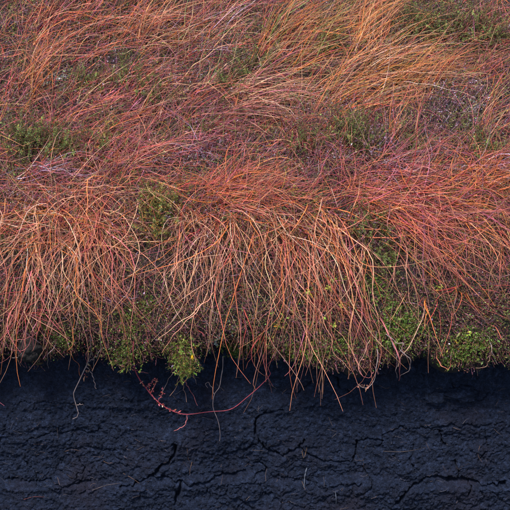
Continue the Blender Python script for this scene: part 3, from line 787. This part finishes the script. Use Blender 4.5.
HG, MG, LG, DG, FG = 'heather plants on the slope', 'moss cushions on the lip', 'lichen tufts on the slope', 'dry heather sprays', 'leafy sprigs in the grass'
for u, v, var, size, lean, label in [
 (40, 150, 0, 1.15, .1, 'tall green heather plant low at the far left of the slope'),
 (22, 144, 1, 1.0, 0, 'green heather plant touching the left edge'),
 (62, 153, 2, .9, .1, 'smaller green heather right of the tall far left one'),
 (86, 84, 1, .7, .2, 'faint green heather right of the pale lichen'),
 (150, 98, 0, .9, .3, 'green heather poking out left of the bowed pale tussock'),
 (128, 84, 2, .9, .2, 'green heather just under the dark hole'),
 (108, 150, 2, .8, .1, 'olive heather inside the crimson mat'),
 (250, 72, 0, .95, .2, 'green heather between the mauve and golden tussocks'),
 (226, 88, 1, .8, .2, 'green heather behind the bowed pale tussock'),
 (322, 52, 2, .95, .2, 'green heather standing in the top edge tussocks'),
 (268, 36, 0, .8, .2, 'green heather at the top edge left of the gold tussock'),
 (358, 140, 0, 1.05, 0, 'grey green heather below the golden tussock'),
 (344, 134, 1, .9, -.1, 'grey green heather left of its larger twin below the golden tussock'),
 (418, 30, 2, 1.0, 0, 'dark heather at the top edge, left one of the corner group'),
 (440, 36, 0, 1.05, 0, 'dark heather at the top edge, middle one of the corner group'),
 (466, 30, 1, 1.05, 0, 'dark heather at the top edge, right one of the corner group'),
 (490, 40, 2, .9, 0, 'dark heather in the top right corner'),
 (486, 152, 1, .8, .1, 'green heather at the right edge above the orange mat'),
 (414, 150, 0, .6, .1, 'small green heather in the middle of the pink mat'),
 (306, 148, 2, .8, .1, 'dull heather in the purple tangle'),
 (204, 132, 1, .7, .2, 'dull green heather below the bowed tussock'),
 (372, 232, 2, .9, 0, 'brown green heather in the notch beside the red rope'),
 (386, 262, 0, .8, 0, 'olive heather low in the notch beside the red rope')]:
    plant('heather_plant', 'heather', var, u, v, size * 1.05, label, 'heather', HG, lean=lean)
for u, v, size, label in [(160, 222, 1.05, 'bushy yellow green heather between the left and centre curtains'), (150, 200, .85, 'yellow green heather leaning on the crimson mat'),
                          (172, 208, .8, 'yellow green heather at the left end of the salmon mat'), (112, 132, .7, 'olive yellow heather above the crimson mat')]:
    plant('heather_plant', 'yellow', 0, u, v, size, label, 'heather', HG)
for u, v, var, size, label in [
 (452, 112, 0, 1.1, 'dry lilac heather spray in the hollow at the right'), (472, 98, 1, 1.0, 'dry grey heather spray at the upper end of the right hollow'),
 (438, 128, 1, 1.0, 'dry lilac heather spray at the lower end of the right hollow'), (372, 146, 0, 1.0, 'dry grey heather spray below the grey green heather'),
 (340, 154, 1, .9, 'dry heather spray beside the purple tangle'), (192, 160, 0, .9, 'dry grey heather spray above the salmon mat'),
 (160, 168, 1, .9, 'dry grey heather spray right of the crimson mat'), (52, 206, 0, .8, 'dry grey heather spray behind the far left curtain'),
 (212, 150, 1, .8, 'dry mauve heather spray in the dull middle ground'), (386, 174, 0, .8, 'dry pale heather spray between the pink and red mats'),
 (44, 60, 1, .8, 'dry grey heather spray in the top left tussock'), (176, 76, 0, .8, 'dry mauve heather spray right of the dark hole')]:
    plant('dry_heather', 'dry', var, u, v, size, label, 'heather', DG)
for u, v, size, label in [(50, 78, 1.2, 'large pale green lichen tuft at the upper left'), (66, 72, .8, 'small pale lichen tuft right of the large one'), (116, 44, .9, 'teal grey lichen tuft beside the dark hole'),
                          (478, 104, .9, 'whitish lichen tuft at the right hollow'), (392, 128, .7, 'grey lichen crumbs left of the right hollow'), (215, 338, .9, 'blue grey lichen on the lip below the straw curtain'),
                          (192, 308, .8, 'grey lichen in the mossy gap'), (376, 182, .7, 'pale lichen between the two right hand mats'), (230, 322, .8, 'grey lichen behind the pale straw curtain')]:
    plant('lichen_tuft', 'lichen', 0, u, v, size, label, 'lichen', LG, part='branches')
for u, v, var, size, label in [
 (400, 312, 0, 1.5, 'bright green moss cushion in the notch right of centre'), (392, 330, 1, 1.3, 'green moss cushion under the bright one in the notch'), (416, 324, 1, 1.1, 'small moss cushion right of the notch'),
 (130, 322, 0, 1.2, 'green moss cushion below the broad orange curtain'), (144, 306, 1, 1.0, 'green moss cushion in the gap left of centre'), (124, 350, 1, 1.2, 'moss cushion hanging under the broad curtain'),
 (62, 334, 0, .9, 'yellow green moss cushion at the left lip'), (34, 318, 1, .8, 'small moss cushion near the left edge'), (14, 168, 0, 1.0, 'vivid green moss on the left edge of the slope'),
 (462, 346, 0, 1.2, 'green moss cushion hanging at the right lip'), (484, 338, 1, 1.1, 'green moss cushion by the right edge of the lip'), (446, 352, 1, 1.0, 'moss cushion left of the right lip cushion'),
 (318, 346, 0, 1.1, 'dark moss cushion on the lip under the long straw curtain'), (262, 340, 1, 1.0, 'dark moss cushion on the lip right of the runner stem'), (292, 352, 1, .9, 'small dark moss cushion at the lip centre'),
 (348, 340, 0, 1.0, 'olive moss cushion behind the long straw ends'), (376, 282, 1, 1.1, 'dull moss cushion high in the notch'), (236, 346, 0, .9, 'dark moss cushion left of the lip centre')]:
    plant('moss_cushion', 'moss', var, u, v, size * 1.02, label, 'moss', MG)
for u, v, var, size, label in [(308, 292, 0, .9, 'leafy green sprig under the long straw curtain'), (334, 282, 1, .9, 'leafy sprig right of the long straw curtain middle'), (300, 196, 0, .7, 'yellow leaved sprig at the right end of the salmon mat'),
                               (316, 200, 1, .6, 'tiny leafy sprig beside the yellow leaved one'), (436, 288, 0, .7, 'leafy sprig behind the orange red sheaf'), (326, 318, 1, .9, 'leafy sprig low behind the straw curtain'),
                               (462, 338, 0, .9, 'yellow green sprig over the right lip moss'), (344, 306, 0, .8, 'leafy sprig left of the notch moss'), (280, 322, 1, .8, 'leafy sprig at the centre of the lip'), (478, 164, 1, .7, 'leafy sprig on the orange mat')]:
    plant('leafy_sprig', 'leafy', var, u, v, size, label, 'plant', FG)

# the green sprig hanging over the peat, with bare roots and one yellow leaf
sm = shrub_meshes(150, .046, .020, .0042, .4, 42, dict(green=6, olive=4, gold=.5, brown=1), dict(brown=2, plum=1), .75, .0008, .5, .115)
recolour(sm[1], (1.2, 1.4, 1.0)); SH['hanging'] = [sm]
hp = plant('hanging_sprig', 'hanging', 0, 180, 338, 1.0, 'bushy green sprig hanging over the black peat left of centre', 'plant', None, .015, hangdown=1.0)

# ------------------------------------------------------------------ roots and runner
def strand(name, parent, pts, lift, r, colr, S=26, sides=5, tip=.4, wob=.0016, under=None):
    P = traced(pts, lift, S, wob)[None]
    c = np.array(PAL[colr] if isinstance(colr, str) else colr)[None, None] * np.exp(rng.normal(0, .12, (1, S, 1)))
    V, F, cc = tube_arrays(P - np.array(parent.location), taper(1, S, np.array([r]), tip), c, sides)
    o = link(name, mesh_from(name, V, F, M_ROOT, cc), under or parent)
    return o, P[0]

def leaves_on(parent, P, n, ln, pal, fac=(1, 1, 1), name='leaves', under=None):
    k = rng.integers(0, len(P) - 1, n); t = norm(np.gradient(P, axis=0))[k]
    p = P[k] + rng.normal(0, .002, (n, 3))
    d = norm(t * .5 + rng.normal(0, .8, (n, 3)))
    L = ln * np.exp(rng.normal(0, .3, n))
    V, F, c = leaf_arrays(p - np.array(parent.location), d, norm(rng.normal(size=(n, 3))), L, L * .5, np.clip(pick_cols(n, pal) * np.array(fac), 0, .8))
    lo = link(name, mesh_from(name, V, F, M_LEAF, c, False), under or parent); lo['kind'] = 'stuff'; return lo

RED = (0.30, 0.045, 0.065); PRED = (0.42, 0.12, 0.12); GREYR = (0.24, 0.175, 0.165); TAN = (0.40, 0.22, 0.15)
def rooted(name, label, cat, strands, group=None):
    base = hit([strands[0][1][0][0]], [strands[0][1][0][1]], strands[0][2][0])[0]
    t = empty(name, base, label, cat, group)
    out = []
    for k, (nm, pts, lf, r, c) in enumerate(strands):
        near = k and min(math.hypot(pts[0][0] - q[0], pts[0][1] - q[1]) for st in strands[:k] for q in spline(st[1], 30)) < 7
        if pts[0][1] < 352 and not near: lf = (-.012,) + tuple(lf)
        out.append(strand(nm, t, pts, lf, r, c, 64 if nm == 'stem' else 26, under=out[0][0] if k else None))
    return t, out
RG = 'bare roots hanging over the peat'
t, o = rooted('creeping_stem', 'crimson runner stem looping over the dark peat', 'stem', [
 ('stem', [(135, 333), (133, 350), (136, 371), (146, 388), (158, 402), (172, 411), (187, 415), (210, 412), (230, 409), (246, 397), (262, 384), (271, 374), (267, 366), (274, 360), (281, 350)], (.03, .03, .012, .012, .012, .03), .0019, RED),
 ('side_shoot', [(187, 415), (186, 423), (182, 427), (174, 431)], (.012, .012, .01), .0016, PRED),
 ('side_shoot', [(136, 371), (126, 367), (116, 364)], (.014, .02), .0014, PRED),
 ('side_shoot', [(134, 370), (142, 372), (148, 373)], (.014, .02), .0013, PRED),
 ('side_shoot', [(150, 394), (155, 385), (157, 378)], (.014, .03), .0014, PRED),
 ('side_shoot', [(158, 401), (162, 394), (163, 388)], (.014, .03), .0012, PRED),
 ('side_shoot', [(146, 388), (151, 383), (154, 380)], (.014, .03), .0012, PRED)], None)
for k, nn_ in ((0, 70), (4, 26), (5, 20), (6, 22)):
    leaves_on(t, o[k][1][(14 if k == 0 else 4):(27 if k == 0 else 26)], nn_, .0065, dict(pink=3, red=2, straw=1.5, salmon=2), under=o[0][0])
def bare(label, strands):
    return rooted('bare_root', label, 'root', strands, RG)
t, o = bare('long pale branching root dangling left of the runner stem', [
 ('root', [(89, 326), (91, 345), (89, 360), (83, 373), (75, 389), (73, 396), (77, 407), (79, 415), (73, 419)], (.03, .03, .015, .012), .0024, GREYR),
 ('root_branch', [(88, 362), (97, 356), (101, 346), (100, 336)], (.02, .03, .03), .0015, GREYR), ('root_branch', [(86, 366), (92, 374), (96, 389)], (.02, .015), .0014, GREYR),
 ('root_branch', [(77, 405), (80, 404), (84, 405)], (.012, .012), .0012, GREYR), ('root_branch', [(91, 350), (94, 362), (92, 372)], (.03, .02), .0013, GREYR),
 ('root_branch', [(90, 346), (86, 356), (88, 366)], (.03, .02), .0012, PRED)])
leaves_on(t, o[0][1][13:17] + np.array([.012, 0, 0]), 14, .011, dict(brown=2, pink=1, straw=1), name='dead_leaves', under=o[0][0])
t, o = bare('large forked pale root hanging under the notch', [
 ('root', [(376, 312), (388, 332), (396, 350), (400, 364), (399, 381)], (.04, .06, .06, .04), .0026, PRED),
 ('root_branch', [(426, 300), (421, 322), (411, 343), (403, 354), (398, 366)], (.03, .05, .06), .0022, TAN), ('root_branch', [(400, 350), (409, 358), (411, 364), (407, 372), (400, 376)], (.06, .05, .04), .0017, GREYR),
 ('root_branch', [(386, 334), (396, 342), (404, 344), (399, 352)], (.06, .06), .0017, GREYR), ('root_branch', [(392, 342), (397, 356), (396, 372), (398, 378)], (.06, .05), .0015, GREYR)])
t, o = bare('pale looped root end under the long straw curtain', [
 ('root', [(375, 322), (377, 345), (377, 364), (374, 379), (368, 388), (360, 386), (356, 382)], (.04, .06, .05), .0021, GREYR), ('root_branch', [(370, 340), (363, 356), (358, 370), (363, 376)], (.05, .05), .0015, TAN),
 ('root_branch', [(356, 350), (358, 364), (361, 374), (368, 378), (374, 372)], (.05, .05), .0014, PRED)])
leaves_on(t, o[0][1][20:25], 12, .009, dict(brown=3, straw=1), name='dead_leaves', under=o[0][0])
bare('thin wavy root hanging across the crimson runner stem', [
 ('root', [(223, 356), (222, 372), (220, 386), (214, 394), (213, 405), (217, 418), (220, 434), (220, 441)], (.03, .014, .014), .0014, GREYR), ('root_branch', [(214, 394), (210, 384), (205, 383), (208, 388)], (.014, .02), .0012, GREYR)])
bare('curled orange root tip at the right lip', [('root', [(436, 346), (437, 358), (442, 366), (449, 369), (451, 360)], (.03, .03), .0018, (0.5, .16, .09))])
bare('thin grey root below the left lip', [('root', [(58, 338), (54, 347), (48, 356), (48, 368)], (.03, .012), .0014, GREYR)])
bare('pinkish roots wrapped round the left clod', [('root', [(6, 346), (18, 351), (27, 347), (32, 337)], (.035, .05, .03), .0016, PRED), ('root_branch', [(4, 335), (14, 340), (28, 338), (38, 332)], (.03, .05), .0014, PRED), ('root_branch', [(12, 358), (20, 356), (24, 350)], (.04, .05), .001, GREYR)])
bare('splayed grey rootlets at the end of the hanging green sprig', [
 ('root', [(180, 366), (177, 384), (170, 396)], (.05, .03), .0013, TAN), ('root_branch', [(181, 376), (184, 390), (187, 402)], (.05, .03), .0013, TAN), ('root_branch', [(184, 380), (191, 392), (198, 405)], (.05, .03), .0014, PRED),
 ('root_branch', [(176, 370), (168, 380), (163, 392)], (.05, .03), .0012, GREYR), ('root_branch', [(186, 372), (194, 378), (197, 384)], (.05, .04), .0012, GREYR), ('root_branch', [(188, 352), (196, 360), (203, 368)], (.05, .04), .0013, GREYR)])
bare('thin roots under the right edge moss', [('root', [(488, 330), (492, 350), (497, 364)], (.03, .04), .0015, GREYR), ('root_branch', [(492, 350), (486, 366), (476, 368)], (.04, .03), .0012, TAN)])
bare('straight pale rootlet on the lip right of the thin wavy root', [('root', [(238, 345), (238, 360), (236, 374)], (.03, .02), .0011, GREYR)])
bare('short red root hanging right of the runner stem', [('root', [(300, 335), (303, 352), (306, 367)], (.03, .03), .0014, PRED), ('root_branch', [(311, 340), (312, 356), (309, 366)], (.03, .03), .0013, TAN)])
yl = hit([192], [355], .075)[0]
V, F, c = leaf_arrays(np.array([[0, 0, 0.], [.001, -.001, .003]]), norm(np.array([[.1, -.2, -1.], [-.15, -.3, -1]])), np.array([[0, -1., .2], [.2, -1., 0]]), np.array([.017, .014]), np.array([.009, .008]), np.array([[.62, .36, .015]] * 2))
lf = link('dead_leaf', mesh_from('dead_leaf', V, F, M_LEAF, c, False), None, yl)
tag(lf, 'single bright yellow leaf caught on the hanging green sprig', 'leaf')

# ------------------------------------------------------------------ clods and straw on the peat
def clod(u, v, rx, ry, rz, label, lift, material, seed):
    p = hit([u], [v])[0]
    th, ph = np.meshgrid(np.linspace(0, 2 * math.pi, 49), np.linspace(0, math.pi, 25), indexing='ij')
    d = np.stack([np.sin(ph) * np.cos(th), np.sin(ph) * np.sin(th), np.cos(ph)], -1).reshape(-1, 3)
    th_ = np.abs(th - math.pi).ravel() * 1.2
    r = 1 + .22 * fbm(d[:, 0] * 2.3 + seed, d[:, 2] * 2.3 + d[:, 1] * 1.7, 3, seed) + .13 * fbm(d[:, 0] * 7 + d[:, 1] * 5, d[:, 2] * 7, 3, seed + 5, .7)
    Vc = d * r[:, None] * np.array([rx, ry, rz]) * PX
    o = link('peat_clod', mesh_from('peat_clod', Vc, grid_faces(49, 25), material), None, p + np.array([0, -lift, 0]))
    return tag(o, label, 'clod', 'clods in the peat')
clod(30, 346, 13, 11, 12, 'dark purple peat clod bulging under the left lip', .02, M_TURF, 3)
clod(462, 394, 17, 10, 8, 'broad smooth peat clod below the right lip moss', .0, M_PEAT, 7)
clod(436, 398, 13, 8, 6, 'flat peat clod left of the broad smooth one', .0, M_PEAT, 12)

SG = 'straws stuck in the peat'
for pts, colr, r, label in [
 ([(329, 421), (332, 428), (336, 435)], GREYR, .0014, 'short pale straw slanting above the middle crack'),
 ([(187, 444), (188, 458), (190, 463)], TAN, .0011, 'upright brown straw right of the deep left crack'),
 ([(192, 463), (190, 470), (190, 476)], TAN, .0011, 'brown straw stub below the upright one by the deep left crack'),
 ([(210, 450), (212, 457), (215, 461)], TAN, .001, 'small hooked straw below the thin wavy root'),
 ([(123, 475), (135, 481), (148, 490)], TAN, .0011, 'slanting straw crossing the foot of the deep left crack'),
 ([(383, 451), (404, 451), (426, 448)], GREYR, .001, 'long level pale straw at the lower right'),
 ([(302, 452), (304, 458), (307, 449)], (0.55, .3, .14), .0011, 'bent orange straw at the middle crack junction'),
 ([(307, 470), (305, 478), (304, 488)], (0.30, .33, .42), .0028, 'broad bluish straw sliver near the bottom centre'),
 ([(335, 488), (336, 496), (336, 504)], (0.30, .33, .42), .0026, 'broad bluish straw sliver at the bottom edge'),
 ([(300, 482), (304, 487), (306, 493)], (0.40, .25, .18), .0014, 'small brown sliver beside the bluish straw'),
 ([(100, 465), (107, 467), (112, 466)], TAN, .001, 'tiny level straw at the lower left'),
 ([(57, 428), (58, 440), (60, 446)], GREYR, .0008, 'thin hair root on the left of the peat face'),
 ([(92, 492), (105, 488), (121, 484)], GREYR, .0011, 'pale straw lying along the bottom left ledge'),
 ([(252, 453), (260, 452), (268, 454)], GREYR, .001, 'pale straw at the left of the middle crack'),
 ([(494, 429), (498, 433), (503, 437)], GREYR, .0012, 'pale straw at the right edge of the peat'),
 ([(24, 498), (34, 495), (45, 496)], PRED, .0012, 'reddish straw in the bottom left corner'),
 ([(246, 500), (250, 497), (252, 502)], GREYR, .0016, 'curled pale straw at the bottom edge'),
 ([(480, 446), (478, 455), (482, 462)], TAN, .0009, 'short brown straw at the right below the clods'),
 ([(64, 455), (72, 453), (80, 455)], TAN, .0009, 'level brown straw left of the tiny one')]:
    P = []
    for u, v in pts:
        q = hit([u], [v])[0]; P.append(peat_pt(q[0], q[2], .0012)[0])
    P = spline(P, 9); base = P[0].copy()
    c = np.tile(np.array(colr) * .3, (1, 9, 1)) * np.exp(rng.normal(0, .25, (1, 9, 1)))
    V, F, cc = tube_arrays(P[None] - base, taper(1, 9, np.array([r * .8]), .4), c, 4)
    tag(link('straw', mesh_from('straw', V, F, M_ROOT, cc), None, base), label, 'straw', SG)

# ------------------------------------------------------------------ hair-fine fibres bedded in the peat
n = 420
u, v = rng.uniform(-40, 550, n), rng.uniform(365, 540, n)
q = hit(u, v); a = np.where(rng.random(n) < .6, rng.normal(0, .35, n), rng.uniform(-1.6, 1.6, n)); L = rng.uniform(.006, .035, n)
s_ = np.linspace(0, 1, 6)[None]; bw = rng.normal(0, .25, (n, 1))
xx = q[:, :1] + L[:, None] * (s_ * np.cos(a)[:, None] - bw * s_ * (1 - s_) * np.sin(a)[:, None]); zz_ = q[:, 2:] + L[:, None] * (s_ * np.sin(a)[:, None] + bw * s_ * (1 - s_) * np.cos(a)[:, None])
P = peat_pt(xx.ravel(), zz_.ravel(), .0006).reshape(n, 6, 3)
fc = np.array([(0.07, .06, .07), (0.05, .05, .07), (0.09, .06, .055), (0.04, .04, .06)])[rng.integers(0, 4, n)]
V, F, c = tube_arrays(P, taper(n, 6, .0006 * np.exp(rng.normal(0, .35, n)), .6), np.repeat(fc[:, None], 6, 1))
tag(link('peat_fibres', mesh_from('peat_fibres', V, F, M_ROOT, c)), 'hair fine plant fibres bedded all over the peat face', 'fibres', kind='stuff')

# crumbs of peat clinging to the face
n = 9000
u, v = rng.uniform(-40, 550, n), rng.uniform(355, 545, n)
k = fbm(u / 30.0, v / 16.0, 3, 351) + rng.normal(0, .35, n) > .1
q = hit(u[k], v[k]); n = len(q)
ctr = peat_pt(q[:, 0], q[:, 2], .0004)
oc = np.array([(1, 0, 0), (-1, 0, 0), (0, 1, 0), (0, -1, 0), (0, 0, 1), (0, 0, -1)], float)
of = np.array([(0, 2, 4), (2, 1, 4), (1, 3, 4), (3, 0, 4), (2, 0, 5), (1, 2, 5), (3, 1, 5), (0, 3, 5)])
V = ctr[:, None] + oc[None] * rng.uniform(.5, 1.5, (n, 6, 3)) * (.0013 * np.exp(rng.normal(0, .45, n)))[:, None, None] + rng.normal(0, .0004, (n, 6, 3))
F = (np.arange(n) * 6)[:, None, None] + of[None]
tag(link('peat_crumbs', mesh_from('peat_crumbs', V.reshape(-1, 3), F.reshape(-1, 3), M_PEAT)), 'loose crumbs of black peat clinging to the cut face', 'crumbs', kind='stuff')
